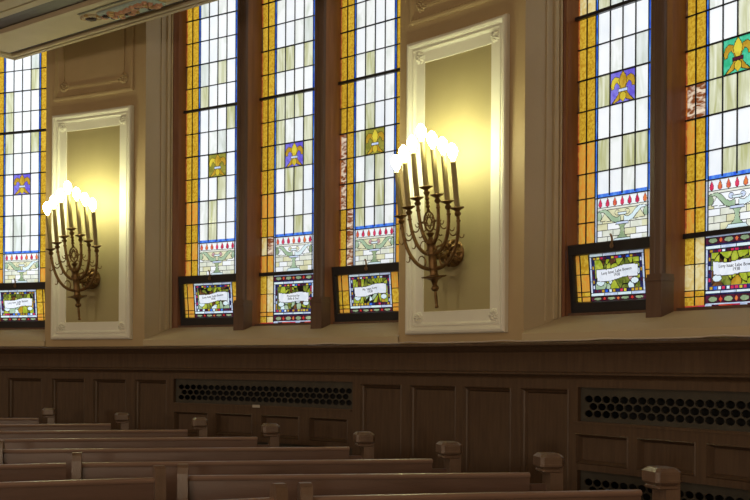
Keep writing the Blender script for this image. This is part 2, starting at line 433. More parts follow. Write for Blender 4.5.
def pier_panels(k, side, near):
    a0 = BAY[k]; c = a0 + 2.4; Wd = deg(4.8) / 2
    e = at_wall('wall_panel', c, 0, .214)
    f = MB(arcmap); X = lambda i: (-Wd + i, Wd - i, i, 2.0 - i)
    def rr(lst): return [(*X(i), y) for i, y in lst]
    f.rings(rr([(0, 0), (0, -.03), (.008, -.04), (.022, -.044), (.034, -.038), (.042, -.026), (.05, -.022), (.056, -.03), (.064, -.03), (.07, -.018),
                (.078, -.012), (.15, -.012), (.153, -.004)]), M['cream'], False, 8)
    f.obj('frame', e, smooth=False, label='cream painted moulded frame')
    q = MB(arcmap); q.rings([(*X(.151), -.005)], M['field'], True, 8)
    q.obj('field', e, label='smooth tan plaster field')
    for sx in (-1, 1):
        for z in (.112, 2.0 - .112):
            q = MB(arcmap); rosette(q, sx * (Wd - .112), z, -.012, .042, M['cream']); q.obj('rosette', e)
    tag(e, 'tall cream framed wall panel with tan field behind the %s candelabrum sconce' % side, 'wall panel', None)
    e = at_wall('wall_panel', c, 0, 2.343)
    q = MB(arcmap); Y = lambda i: (-Wd + i, Wd - i, i, 2.0 - i)
    q.rings([(*Y(i), y) for i, y in [(0, 0), (.0, -.012), (.012, -.02), (.026, -.02), (.034, -.008), (.05, .012), (.066, .02)]], M['plaster'], False, 8)
    q.rings([(*Y(i), y) for i, y in [(.066, .02), (.10, -.003)]], M['plaster'], True, 8)
    for sgn in (0, 1):
        pass
    # inner raised bead line between the rosettes
    for (xa, xb, za, zb) in ((-Wd + .17, Wd - .17, .105, .12), (-Wd + .105, -Wd + .12, .17, 1.8), (Wd - .12, Wd - .105, .17, 1.8)):
        q.box(xa, xb, -.014, 0, za, zb, M['plaster'], 6)
    q.obj('frame', e)
    for sx in (-1, 1):
        q = MB(arcmap); rosette(q, sx * (Wd - .115), .12, -.003, .048, M['plaster']); q.obj('rosette', e)
    tag(e, 'tan moulded upper wall panel with carved corner rosettes, above the %s cream panel' % side, 'wall panel', None)
pier_panels(1, 'left', False); pier_panels(2, 'right', True)
M2 = BAY[3]

# ------------------------------------------------------------------ stained glass rasteriser
def seg_dist(px, py, ax, ay, bx, by):
    dx, dy = bx - ax, by - ay; L2 = dx * dx + dy * dy + 1e-12
    t = np.clip(((px - ax) * dx + (py - ay) * dy) / L2, 0, 1)
    return np.hypot(px - ax - t * dx, py - ay - t * dy)
def poly_sd(px, py, pts):
    d = np.full(px.shape, 9.0); ins = np.zeros(px.shape, bool); n = len(pts)
    for i in range(n):
        ax, ay = pts[i]; bx, by = pts[(i + 1) % n]
        d = np.minimum(d, seg_dist(px, py, ax, ay, bx, by))
        c = ((ay > py) != (by > py)) & (px < (bx - ax) * (py - ay) / ((by - ay) if by != ay else 1e-9) + ax)
        ins ^= c
    return np.where(ins, -d, d)
def ell(cx, cy, rx, ry, n=14, rot=0):
    o = []
    for i in range(n):
        t = 2 * math.pi * i / n; x, y = rx * math.cos(t), ry * math.sin(t)
        o.append((cx + x * math.cos(rot) - y * math.sin(rot), cy + x * math.sin(rot) + y * math.cos(rot)))
    return o
def raster(wd, ht, shapes, bg, cell=.004):
    """shapes: later ones win; (polygon, glass key, lead half width)"""
    nx, ny = max(1, round(wd / cell)), max(1, round(ht / cell))
    X, Y = np.meshgrid((np.arange(nx) + .5) * wd / nx, (np.arange(ny) + .5) * ht / ny)
    keys = []
    def ki(k):
        if k not in keys: keys.append(k)
        return keys.index(k)
    A = bg(X, Y, ki)
    for s in shapes:
        if s[0] == 'line':
            d = np.full(X.shape, 9.)
            for (a, b) in zip(s[1][:-1], s[1][1:]): d = np.minimum(d, seg_dist(X, Y, a[0], a[1], b[0], b[1]))
            A[d < s[2]] = ki('lead'); continue
        d = poly_sd(X, Y, s[0]); lw = s[2]
        A[d < lw] = ki('lead'); A[d < -lw * .3] = ki(s[1])
    return A, keys, wd / nx, ht / ny
def paint(m, ras, u0, v0, y):
    A, keys, dx, dy = ras; ny, nx = A.shape; used = np.zeros(A.shape, bool)
    for j in range(ny):
        i = 0
        while i < nx:
            if used[j, i]: i += 1; continue
            k = A[j, i]; i2 = i
            while i2 < nx and A[j, i2] == k and not used[j, i2]: i2 += 1
            j2 = j + 1
            while j2 < ny and (A[j2, i:i2] == k).all() and not used[j2, i:i2].any(): j2 += 1
            used[j:j2, i:i2] = True
            x0, x1, z0, z1 = u0 + i * dx, u0 + i2 * dx, v0 + j * dy, v0 + j2 * dy
            m.add([(x0, y, z0), (x1, y, z0), (x1, y, z1), (x0, y, z1)], [(0, 1, 2, 3)], G[keys[k]])
            i = i2

def fleur(bgk, rnd):
    wd, ht = .206, .198; S_ = []
    X = lambda x: wd * x; Y = lambda y: ht * y
    P = lambda l: [(X(a), Y(b)) for a, b in l]
    lw = .003
    kl = ['gold', 'gold', 'gold', 'lemon'] ; rnd.shuffle(kl)
    # side petals curling outward
    left = [(.47, .42), (.40, .42), (.36, .56), (.27, .66), (.18, .60), (.15, .48), (.06, .46), (.03, .60), (.08, .76), (.20, .84), (.33, .80), (.43, .66)]
    S_.append((P(left), kl[0], lw)); S_.append((P([(1 - a, b) for a, b in left]), kl[1], lw))
    # lower feet
    foot = [(.44, .36), (.36, .34), (.24, .18), (.08, .03), (.22, .05), (.36, .10), (.44, .22)]
    S_.append((P(foot), 'gold', lw)); S_.append((P([(1 - a, b) for a, b in foot]), 'gold', lw))
    S_.append((P([(.5, .98), (.41, .86), (.35, .72), (.38, .58), (.44, .44), (.56, .44), (.62, .58), (.65, .72), (.59, .86)]), kl[2], lw))
    S_.append((P([(.5, .36), (.39, .28), (.38, .16), (.5, .04), (.62, .16), (.61, .28)]), 'lemon', lw))
    S_.append((P([(.33, .36), (.33, .44), (.67, .44), (.67, .36)]), 'ice' if bgk != 'green' else 'maroon', lw))
    def bg(x, y, ki): return np.full(x.shape, ki(bgk))
    return raster(wd, ht, S_, bg)

def lamp_scene(rnd, hue):
    """seven flames above an oil lamp with scrolled handles, pale brick wall behind"""
    wd, ht = .412, .285; S_ = []; lw = .0026
    def bg(x, y, ki):
        rowh = .041; row = np.floor(y / rowh).astype(int)
        off = np.where(row % 2 == 0, 0, .045); col = np.floor((x + off) / .09).astype(int)
        pick = np.array([ki('brick'), ki('brick2'), ki('white'), ki('brick')])
        A = pick[(row * 7 + col * 5 + hue) % 4]
        ld = (np.abs((y / rowh) % 1 - .5) > .5 - .04) | (np.abs(((x + off) / .09) % 1 - .5) > .5 - .02)
        A[ld] = ki('lead')
        A[y > .222] = ki('white')
        return A
    S_.append(([(0, .205), (wd, .205), (wd, .222), (0, .222)], 'brick', lw))
    C = wd / 2
    # sky patches under the shelf
    S_.append(([(.08, .205), (.03, .14), (C, .13), (wd - .03, .14), (wd - .08, .205)], 'brick2' if hue % 2 else 'white', lw))
    hl = [(C - .012, .125), (C - .045, .123), (C - .085, .135), (C - .115, .165), (C - .15, .195), (C - .185, .198), (C - .20, .178), (C - .19, .205), (C - .14, .212), (C - .105, .195),
          (C - .075, .165), (C - .045, .152), (C - .015, .162)]
    for sx, key in ((1, 'sage'), (-1, 'aqua' if hue % 3 else 'sage')):
        S_.append(([(C + sx * (x - C), y) for x, y in hl], key, lw))
        S_.append((ell(C + sx * -.186, .172, .021, .027), 'sage' if hue % 2 else 'gem', lw))
        S_.append((ell(C + sx * -.04, .183, .018, .015), ['lilac', 'brick2', 'ice'][hue % 3], lw))
    S_.append(([(C - .03, .166), (C + .03, .166), (C + .034, .182), (C - .034, .182)], 'aqua', lw))
    # bowl, stem and foot
    S_.append(([(C - .045, .122), (C + .045, .122), (C + .018, .098), (C + .012, .07), (C + .02, .045), (C + .045, .026), (C - .045, .026), (C - .02, .045), (C - .012, .07), (C - .018, .098)], 'sage' if hue % 2 == 0 else 'gem', lw))
    S_.append(([(C - .05, .112), (C - .045, .124), (C + .045, .124), (C + .05, .112)], 'ice', lw))
    S_.append(([(C - .075, .004), (C - .06, .024), (C + .06, .024), (C + .075, .004)], 'aqua', lw))
    for i in range(7):
        x = wd * (i + .5) / 7; t = [(0, .056), (.008, .038), (.014, .024), (.013, .010), (0, .002), (-.013, .010), (-.014, .024), (-.008, .038)]
        key = 'flame' if rnd.random() < .3 else 'rose'
        S_.append(([(x + a, .224 + b) for a, b in t], key, .002))
    return raster(wd, ht, S_, bg)

def memorial(rnd, full, tilt):
    """bordered panel of jewelled bands around foliage with a white banner"""
    wd, ht = (.438, .385) if full else (.438, .295); S_ = []
    top = ht - (.057 if full else .004); bot = .062 if full else .030
    ix0, ix1, iy0, iy1 = .042, wd - .042, bot + .042, top - .040
    sites = [(rnd.uniform(ix0, ix1), rnd.uniform(iy0, iy1)) for _ in range(34)]
    tops = ['leaf', 'leaf2', 'leaf', 'brown', 'leaf2', 'leaf']; bots = ['leaf', 'sage', 'brown', 'leaf2', 'lilac' if rnd.random() < .4 else 'gold', 'leaf', 'aqua']
    sk = [rnd.choice(tops if s[1] > (iy0 + iy1) / 2 else bots) for s in sites]
    def bg(x, y, ki):
        A = np.full(x.shape, ki('navy'))
        d = np.stack([np.hypot((x - a) * 1.0, (y - b) * .8) for a, b in sites]); o = np.sort(d, 0)
        k = np.array([ki(s) for s in sk])[d.argmin(0)]
        k = np.where(o[1] - o[0] < .004, ki('lead'), k)
        ins = (x > ix0) & (x < ix1) & (y > iy0) & (y < iy1)
        A = np.where(ins, k, A); return A
    def rect(x0, x1, y0, y1, k, lw=.003): S_.append(([(x0, y0), (x1, y0), (x1, y1), (x0, y1)], k, lw))
    for (yy) in (top - .015, bot + .001): 
        for i in range(4): rect(.004 + i * (wd - .008) / 4, .004 + (i + 1) * (wd - .008) / 4, yy, yy + .016, 'ice' if i % 2 else 'aqua')
    for x0 in (.004, wd - .019):
        for i in range(3): rect(x0, x0 + .014, bot + .02 + i * (top - bot - .04) / 3, bot + .02 + (i + 1) * (top - bot - .04) / 3, 'ice')
    n = 13
    for i in range(n):           # small jewels top and bottom
        x = .028 + (wd - .056) * (i + .5) / n
        for yy in (top - .029, bot + .031):
            k = rnd.choice(['gold', 'aqua', 'rose', 'blue', 'navy', 'gold', 'maroon', 'lemon'])
            rect(x - .011, x + .011, yy - .008, yy + .007, k, .002)
    nv = 8 if full else 6
    for i in range(nv):
        y = iy0 + (iy1 - iy0) * (i + .5) / nv
        for x in (.031, wd - .031): rect(x - .007, x + .007, y - .010, y + .010, rnd.choice(['gold', 'maroon', 'navy', 'ice', 'rose']), .002)
    bands = [(.008, .052)] + ([(ht - .046, ht - .008)] if full else [])
    if not full: bands = [(0, .026)]
    for (y0, y1) in bands:
        yc = (y0 + y1) / 2; hh = (y1 - y0) / 2
        rect(0, wd, y0, y1, 'maroon')
        for i in range(4):
            x = wd * (i + .5) / 4; S_.append((ell(x, yc, .032, hh * .72, 8), 'gem', .003))
            if i < 3:
                xx = wd * (i + 1) / 4; S_.append(([(xx - .014, yc), (xx, yc + hh * .8), (xx + .014, yc), (xx, yc - hh * .8)], 'flame' if i % 2 else 'red', .003))
    if full:
        rect(0, wd, ht - .010, ht, 'ice'); rect(0, wd, 0, .009, 'ice')
    cy = (iy0 + iy1) / 2 + .004; cxm = (ix0 + ix1) / 2; hw = (ix1 - ix0) / 2 - .012; bh = .036
    bt = []
    for i in range(9):
        u = -1 + i / 4; bt.append((cxm + u * hw, cy + bh + u * tilt + .006 * math.sin(u * 4)))
    for i in range(9):
        u = 1 - i / 4; bt.append((cxm + u * (hw - .004), cy - bh + u * tilt + .006 * math.sin(u * 4)))
    # scroll curls behind the banner
    S_.append((ell(cxm - hw + .03, cy - bh - .018, .032, .02), 'aqua', .003)); S_.append((ell(cxm + hw - .03, cy - bh - .016, .03, .018), 'aqua', .003))
    S_.append((bt, 'banner', .003))
    return raster(wd, ht, S_, bg), (cxm, cy)

def text_mesh(name, body, size, parent, x, y, z, mat, tilt=0):
    cu = bpy.data.curves.new(name, 'FONT'); cu.body = body; cu.size = size; cu.align_x = 'CENTER'; cu.align_y = 'CENTER'; cu.extrude = .0006; cu.space_line = .85
    cu.resolution_u = 3
    o = bpy.data.objects.new(name, cu); COL.objects.link(o)
    bpy.context.view_layer.update()
    me = bpy.data.meshes.new_from_object(o.evaluated_get(bpy.context.evaluated_depsgraph_get()))
    bpy.data.objects.remove(o); me.materials.clear(); me.materials.append(mat)
    ob = bpy.data.objects.new(name, me); COL.objects.link(ob); ob.parent = parent
    ob.location = (x, y, z); ob.rotation_euler = (math.pi / 2, -tilt, 0); return ob

# ------------------------------------------------------------------ windows
LW = .737
ROWS = [.905, 1.057]          # amber column joints low down
GR = R + GOFF
WIN = [0]
def glass_left(k, j): return BAY[k] + 6.03 + 4.34 * j - ((.11 + .08 * j) if k == 2 else 0)
def lancet(k, j, fl, sash, inscription, over, seed, barrow):
    """one leaded light of bay k, position j (0..2)"""
    rnd = random.Random(seed)
    aL = glass_left(k, j); ac = aL + math.degrees(LW / 2 / GR)
    WIN[0] += 1
    e = at_wall('window_%d' % WIN[0], ac, GOFF, .33); tag(e, kind='structure')
    b = .33; X0 = -LW / 2
    rows = [1.214 + .198 * i for i in range(0, 13) if 1.214 + .198 * i < TOPW]
    m = MB(); y = 0
    def cell(u0, u1, v0, v1, key): m.add([(X0 + u0, y, v0 - b), (X0 + u1, y, v0 - b), (X0 + u1, y, v1 - b), (X0 + u0, y, v1 - b)], [(0, 1, 2, 3)], G[key])
    lo = .762
    vlines = [lo, .905, 1.057] + rows + [TOPW]
    cols = [0, .075, .15, .169, .268, .369, .470, .569, .588, .662, LW]
    for i in range(len(vlines) - 1):
        v0, v1 = vlines[i], vlines[i + 1]
        for c in range(10):
            u0, u1 = cols[c], cols[c + 1]
            if c in (0, 1, 8, 9):
                key = rnd.choice(['amber', 'amber', 'amber2', 'amber'] if v0 > .9 else ['amber3', 'amber', 'amber2'])
                if v0 < 1.3 and rnd.random() < .4: key = 'amber3'
                key = over.get((i, c), key)
                if c == 0:
                    cell(0, .012, v0, v1, 'rust2' if rnd.random() < .7 else 'brown'); u0 = .012
                cell(u0, u1, v0, v1, key)
            elif c in (2, 7): cell(u0, u1, v0, v1, 'blue') if v0 > 1.04 else cell(u0, u1, v0, v1, 'ice')
            elif v0 > 1.04:
                if abs(v0 - 1.61) < .01 and c in (4, 5): continue
                key = over.get((i, c)) or rnd.choices(['white', 'white2', 'streak', 'grey'], [6, 3, 1.3, .8])[0]
                cell(u0, u1, v0 + (.016 if i == 2 else 0), v1, key)
    cell(.163, .575, 1.05, 1.073, 'blue')
    # last small rows next to the hopper / memorial panel
    paint(m, lamp_scene(rnd, seed), X0 + .163, lo - b, 0)
    m.v = [(p[0], p[1], p[2]) for p in m.v]
    m.obj('leaded_glass', e)
    q = MB(); paint(q, fleur(fl, rnd), X0 + .266, 1.61 - b, 0)
    q.obj('fleur_de_lis', e, label='gold fleur-de-lis on a %s square' % {'violet': 'violet blue', 'green': 'green', 'olive': 'brown olive'}[fl])
    # lead came
    c = MB()
    for i, u in enumerate(cols[1:-1]):
        hw = .0032 if i in (0, 3, 4, 5, 8) else .002
        if i in (3, 4, 5):
            c.box(X0 + u - hw, X0 + u + hw, -.006, .004, 1.06 - b, 1.61 - b, M['lead']); c.box(X0 + u - hw, X0 + u + hw, -.006, .004, 1.808 - b, TOPW - b, M['lead'])
            if i != 4: c.box(X0 + u - hw, X0 + u + hw, -.006, .004, 1.61 - b, 1.808 - b, M['lead'])
        elif i in (2, 6):
            c.box(X0 + u - .0018, X0 + u + .0018, -.006, .004, lo - b, TOPW - b, M['lead'])
        else: c.box(X0 + u - hw, X0 + u + hw, -.006, .004, lo - b, TOPW - b, M['lead'])
    for i, v in enumerate(rows):
        hw = .0045 if (i % 2 == 1) else .0034
        if abs(v - 2.204) < .02: continue
        c.box(X0, X0 + LW, -.008, .004, v - hw - b, v + hw - b, M['lead'])
    for v in (.905, 1.057):
        for (ua, ub) in ((0, .15), (.588, LW)): c.box(X0 + ua, X0 + ub, -.006, .004, v - .0034 - b, v + .0034 - b, M['lead'])
    c.box(X0 + .15, X0 + .588, -.006, .004, 1.045 - b, 1.051 - b, M['lead'])
    c.obj('lead_came', e)
    for v in (2.204, 3.194):
        s = MB(); s.box(X0 - .005, X0 + LW + .005, -.028, -.004, v - .011 - b, v + .011 - b, M['black']); s.obj('saddle_bar', e)
    # mottled dark seam of frame paint next to the glass
    def lower(parent, ybase, gy, z0, full):
        """the memorial panel, its amber borders and inscription; local z0 = glass bottom"""
        g = MB(); ht = .385 if full else .295; zz = z0
        (ras, (tx, tz)) = memorial(rnd, full, .0 if full else .012)
        paint(g, ras, X0 + .15, zz, gy)
        for c_ in (0, 1, 8, 9):
            hs = [0, .05, .085, .235, ht] if full else [0, .03, .06, .17, ht]
            for i in range(4):
                kk = rnd.choice(['amber3', 'amber2', 'amber3'] if not full else ['amber2', 'pale', 'amber3'])
                g.add([(X0 + cols[c_], gy, zz + hs[i]), (X0 + cols[c_ + 1], gy, zz + hs[i]), (X0 + cols[c_ + 1], gy, zz + hs[i + 1]), (X0 + cols[c_], gy, zz + hs[i + 1])], [(0, 1, 2, 3)], G[kk])
            for h in hs[1:-1]: g.box(X0 + cols[c_], X0 + cols[c_ + 1], gy - .005, gy - .001, zz + h - .003, zz + h + .003, M['lead'])
        for u in (.075, .15, .588, .662): g.box(X0 + u - .0035, X0 + u + .0035, gy - .005, gy - .001, zz, zz + ht, M['lead'])
        p = g.obj('memorial_glass', parent)
        return p, X0 + .15 + tx, zz + tz, gy
    if sash:
        # black hopper sash leaning into the room at its top
        sm = MB(); o0, o1, h = X0 - .004, X0 + LW + .004, .43
        sm.rings([(o0, o1, 0, h, .03), (o0, o1, 0, h, -.012), (o0 + .006, o1 - .006, .006, h - .006, -.018), (o0 + .034, o1 - .034, .064, h - .064, -.018), (o0 + .04, o1 - .04, .07, h - .07, -.004),
                  (o0 + .04, o1 - .04, .07, h - .07, .03), (o0, o1, 0, h, .03)], M['black'], False, 1)
        sh = sm.obj('hopper_sash', e, label='black framed hopper vent leaning into the room')
        sh.location = (0, -.035, .006); sh.rotation_euler = (5 * D2R, 0, 0)
        for ch in (1,):
            p, tx, tz, gy = lower(sh, 0, .012, .070, False)
        la = MB()
        la.lathe([(.014, 0), (.016, .006), (.008, .012)], M['latch'], (0, -.018, h - .03), 12, (0, -1, 0))
        pts = [(0, -.03, h - .03)] + [(.03 * math.sin(t_) * .9, -.034 - .012 * math.sin(t_), h - .03 + .035 * (1 - math.cos(t_))) for t_ in [x * .35 for x in range(1, 9)]]
        la.tube(pts, .0065, M['latch'], 8); la.obj('latch', sh, True)
        fr = MB(); fr.box(X0 - .01, X0 + LW + .01, -.03, .03, .405, .437, M['black']); fr.box(X0 - .01, X0 + LW + .01, -.03, .03, -.02, .022, M['black']); fr.obj('transom_bar', e)
        par, tx_, tz_ = sh, tx, tz
    else:
        p, tx, tz, gy = lower(e, 0, 0, .02, True)
        fr = MB(); fr.box(X0 - .01, X0 + LW + .01, -.02, .02, .404, .433, M['black'])
        fr.box(X0 - .01, X0 + LW + .01, -.01, .02, -.01, .012, M['black']); fr.obj('transom_bar', e)
        rd = MB(); n_ = 15
        for i in range(n_): rd.add([(X0 + LW * i / n_, 0, .006), (X0 + LW * (i + 1) / n_, 0, .006), (X0 + LW * (i + 1) / n_, 0, .021), (X0 + LW * i / n_, 0, .021)], [(0, 1, 2, 3)], G[['red', 'rose', 'maroon', 'red', 'ice'][(i * 3) % 5]])
        rd.obj('red_border', e); par = e
    if inscription:
        text_mesh('inscription', inscription, .026, par, tx, gy - .004, tz, M['lead'], 0 if not sash else .09)
    return e

INS = 'Levy Isaac Labe Bowen\n1938'
lancet(0, 0, 'violet', True, None, {}, 11, 0)
lancet(0, 1, 'olive', False, None, {}, 12, 0)
lancet(0, 2, 'violet', True, INS, {}, 13, 0)
lancet(1, 0, 'olive', True, INS, {(3, 4): 'streak', (2, 4): 'streak', (2, 3): 'white2'}, 21, 0)
lancet(1, 1, 'violet', False, 'Presented by\nBella & Sue', {(4, 5): 'streak', (7, 3): 'streak', (7, 5): 'streak', (6, 3): 'streak', (5, 3): 'streak', (5, 6): 'streak', (4, 4): 'streak', (2, 3): 'white', (1, 1): 'rust', (1, 0): 'pale'}, 22, 0)
lancet(1, 2, 'olive', True, 'Mr. Isaac Levy\n1938', {(4, 0): 'rust', (3, 0): 'rust', (1, 1): 'rust', (2, 1): 'rust', (0, 1): 'rust', (5, 0): 'rust', (3, 3): 'streak', (2, 3): 'streak', (4, 5): 'streak'}, 27, 0)
lancet(2, 0, 'violet', True, INS, {(8, 3): 'streak', (8, 0): 'pale', (8, 1): 'pale', (5, 3): 'streak', (3, 5): 'streak', (3, 3): 'streak'}, 31, 0)
lancet(2, 1, 'green', False, INS, {(4, 0): 'rust', (4, 1): 'rust', (5, 3): 'streak', (4, 4): 'streak', (4, 5): 'streak', (4, 3): 'streak', (3, 3): 'white', (3, 4): 'white', (3, 5): 'white', (2, 4): 'streak', (2, 5): 'streak', (6, 5): 'streak', (6, 3): 'white', (6, 4): 'white'}, 32, 0)
lancet(2, 2, 'violet', True, None, {}, 33, 0)

# frames and mullions
def solid(m, poly, Y0, Y1, mat):
    n = len(poly); vs = [(a, r, Y0) for a, r in poly] + [(a, r, Y1) for a, r in poly]
    fs = [tuple(range(n)), tuple(range(2 * n - 1, n - 1, -1))] + [(i, (i + 1) % n, n + (i + 1) % n, n + i) for i in range(n)]
    m.add(vs, fs, mat)
for k in (0, 1, 2):
    B0 = BAY[k]; m = MB(lambda a, r, Y: pt(a, r, Y)); gw = math.degrees(LW / GR)
    e = empty(trim_name(), (0, 0, 0)); tag(e, kind='structure')
    aL = glass_left(k, 0)
    solid(m, [(B0 + 5.68, .285), (B0 + 5.80, .285), (B0 + 5.84, .30), (aL - .1, .32), (aL + .005, .40), (aL, .43), (B0 + 5.6, .43)], .30, TOPW, M['frame'])
    aR = glass_left(k, 2) + gw
    solid(m, [(aR, .40), (aR + .08, .32), (B0 + 19.4, .285), (B0 + 19.5, .43), (aR, .43)], .30, TOPW, M['frame'])
    n = 16
    for (r0, r1, Y0, Y1) in ((.33, .44, .30, .337), (.30, .44, TOPW - .04, TOPW + .02)):
        vs = []; fs = []
        for i in range(n + 1):
            a = B0 + 5.65 + (19.45 - 5.65) * i / n; vs += [(a, r0, Y0), (a, r1, Y0), (a, r1, Y1), (a, r0, Y1)]
        for i in range(n):
            for q in range(4): q2 = (q + 1) % 4; fs.append((4 * i + q, 4 * i + 4 + q, 4 * i + 4 + q2, 4 * i + q2))
        m.add(vs, fs, M['wood_dark'])
    m.obj('outer_frame', e)
    for j in (0, 1):
        c0, c1 = glass_left(k, j) + gw, glass_left(k, j + 1)
        m = MB(lambda a, r, Y: pt(a, r, Y)); mid = (c0 + c1) / 2
        solid(m, [(c0 + .02, .43), (c0 + .02, .36), (c0 + .05, .30), (mid - .27, .23), (mid - .25, .215), (mid - .19, .205), (mid - .03, .203), (mid, .209), (mid + .03, .203), (mid + .19, .205), (mid + .25, .215), (mid + .27, .23),
                  (c1 - .05, .30), (c1 - .01, .36), (c1 - .01, .43)], .30, TOPW, M['wood_dark'])
        solid(m, [(c0 + .01, .43), (c0 + .01, .355), (c0 + .04, .29), (mid - .275, .235), (mid - .22, .25), (c0 + .12, .36), (c0 + .12, .43)], .30, TOPW, M['frame'])  # mullion sides: same wood as the front, amber light put into the colour
        solid(m, [(c1, .43), (c1, .355), (c1 - .04, .29), (mid + .275, .235), (mid + .22, .25), (c1 - .12, .36), (c1 - .12, .43)], .30, TOPW, M['frame'])
        m.obj('mullion', e)
        m = MB(lambda a, r, Y: pt(a, r, Y))
        solid(m, [(mid - .29, .30), (mid - .29, .195), (mid + .29, .195), (mid + .29, .30)], .275, .49, M['wood_dark'])
        solid(m, [(mid - .31, .30), (mid - .31, .187), (mid + .31, .187), (mid + .31, .30)], .49, .51, M['wood_dark'])
        solid(m, [(mid - .285, .30), (mid - .285, .199), (mid + .285, .199), (mid + .285, .30)], .51, .53, M['wood_dark'])
        m.obj('mullion_plinth', e)

# ------------------------------------------------------------------ candelabrum sconces
TILT = math.tan(7.6 * D2R)
def sconce(ang, label):
    e = at_wall('candelabrum_sconce', ang, 0, .745)
    mp = lambda x, y, z: (x, -.214 - TILT * z + y, z)
    ax = (0, -TILT, 1); BR = M['brass']
    def lathe(name, prof, x, z, mat=BR, n=16, parent=e, label=None):
        m = MB(); m.lathe(prof, mat, mp(x, 0, z), n, ax); return m.obj(name, parent, True, label)
    # wall boss, a domed carved rosette
    m = MB(); prof = []
    m.lathe([(.088, .003), (.092, .012), (.085, .022), (.078, .026), (.074, .045), (.06, .062), (.035, .072), (.0, .075)], BR, (0, 0, 0), 24, (0, -1, 0))
    for i in range(10):
        t = 2 * math.pi * i / 10; u = Vector((math.cos(t), 0, math.sin(t)))
        m.tube([tuple(u * .03 + Vector((0, -.07, 0))), tuple(u * .055 + Vector((0, -.068, 0))), tuple(u * .078 + Vector((0, -.05, 0))), tuple(u * .09 + Vector((0, -.024, 0)))], [.008, .014, .014, .006], BR, 8)
    m.obj('wall_boss', e, True)
    m = MB(); m.tube([(0, -.06, 0), (.0, -.11, -.03), (0, -.16, -.035), (0, -.20, -.01), (0, -.214, .0)], [.024, .02, .019, .022, .024], BR, 10)
    m.tube([(0, -.07, .03), (0, -.12, .05), (0, -.17, .03), (0, -.19, -.01)], [.01, .009, .008, .008], BR, 8)
    m.obj('bracket_arm', e, True)
    # stem: finial, drip dish, column, urn
    lathe('stem', [(.0, -.375), (.012, -.37), (.014, -.362), (.008, -.35), (.010, -.34), (.011, -.30), (.009, -.262), (.018, -.258), (.026, -.245), (.024, -.232), (.014, -.222), (.018, -.208), (.026, -.19),
                   (.05, -.178), (.082, -.170), (.084, -.163), (.05, -.160), (.03, -.155), (.026, -.145), (.026, -.12), (.030, -.112), (.030, -.10), (.027, -.09), (.027, -.03), (.032, -.022), (.032, -.008), (.026, 0),
                   (.026, .04), (.034, .05), (.030, .062), (.018, .075), (.013, .09), (.022, .105), (.03, .115), (.018, .122), (.009, .128), (.0, .13)], 0, 0, n=20)
    # ring with six-pointed star
    m = MB(); zc = .19
    m.tube([mp(.046 * math.cos(t), 0, zc + .062 * math.sin(t)) for t in [2 * math.pi * i / 28 for i in range(28)]], .0062, BR, 8, True)
    for o in (0, 1):
        tri = [mp(.041 * math.sin(2 * math.pi * i / 3 + math.pi * o), 0, zc + .050 * math.cos(2 * math.pi * i / 3 + math.pi * o)) for i in range(3)]
        for i in range(3): m.tube([tri[i], tri[(i + 1) % 3]], .0042, BR, 6)
    for s in (-1, 1): m.tube([mp(s * .046, 0, zc), mp(s * .058, 0, zc + .004), mp(s * .068, 0, zc)], [.003, .005, .002], BR, 6)
    m.obj('star_ring', e, True)
    lathe('finial_post', [(.008, 0), (.012, .01), (.007, .022), (.016, .035), (.009, .047), (.015, .06), (.008, .072), (.017, .085), (.010, .098), (.014, .108), (.009, .118)], 0, .252)
    tips = [(.26, .235, -.115), (.18, .285, -.02), (.092, .335, .05)]
    cupz = {0: .395}
    for (xr, zt, zb) in tips:
        for s in (-1, 1):
            m = MB(); pts = []; rad = []
            for i in range(19):
                t = i / 18 * math.pi / 2; px = xr * math.sin(t) ** .92; pz = zb + (zt - .035 - zb) * (1 - math.cos(t)) ** 1.08
                pts.append(mp(s * px, 0, pz)); rad.append(.014 - .003 * i / 18)
            m.tube(pts, rad, BR, 8)
            # scroll leaves above and beyond the arm
            def curl(cx_, cz_, r0, a0, a1, w_=.0062):
                pp = [mp(s * (cx_ + r0 * (1 - .35 * i / 10) * math.cos(a0 + (a1 - a0) * i / 10)), 0, cz_ + r0 * (1 - .35 * i / 10) * math.sin(a0 + (a1 - a0) * i / 10)) for i in range(11)]
                m.tube(pp, [w_ * (1 - .05 * i) for i in range(11)], BR, 6)
            curl(xr * .93 - .040, zt - .115, .042, -.3, -4.0); curl(xr * .99 + .024, zt - .15, .026, 3.4, 6.3, .005)
            curl(xr * .40, zb + .055, .042, -2.2, -6.2)
            curl(xr * .83 + .02, zb + (zt - zb) * .22, .026, 2.5, 5.4)
            m.lathe([(.009, 0), (.015, .006), (.015, .014), (.009, .02)], BR, mp(s * xr, 0, zt - .075), 12, ax)
            m.obj('branch', e, True)
    cup = [(.007, -.045), (.011, -.038), (.019, -.030), (.022, -.018), (.015, -.010), (.013, -.004), (.026, .004), (.040, .010), (.046, .018), (.040, .022), (.022, .016), (.017, .026), (.012, .026)]
    for x, z in [(0, .395)] + [(s * a, b) for a, b, _ in tips for s in (-1, 1)]:
        lathe('candle_cup', cup, x, z)
        c = lathe('candle', [(.0175, .0), (.0175, .25), (.0165, .272), (.019, .28), (.014, .29)], x, z + .018, M['candle'], 14)
        b = lathe('bulb', [(.010, .0), (.012, .010), (.021, .024), (.030, .044), (.033, .062), (.030, .080), (.021, .096), (.010, .108), (.0, .113)], x, z + .018 + .288, M['bulb'], 16, c, 'glowing white bulb')
    tag(e, label, 'wall sconce', 'seven branched sconces'); return e
sconce(48.45, 'right of the two lit seven branched brass sconces, on the cream panel between large windows')
sconce(28.32, 'left of the two lit seven branched brass sconces, farther away beside the leftmost window')

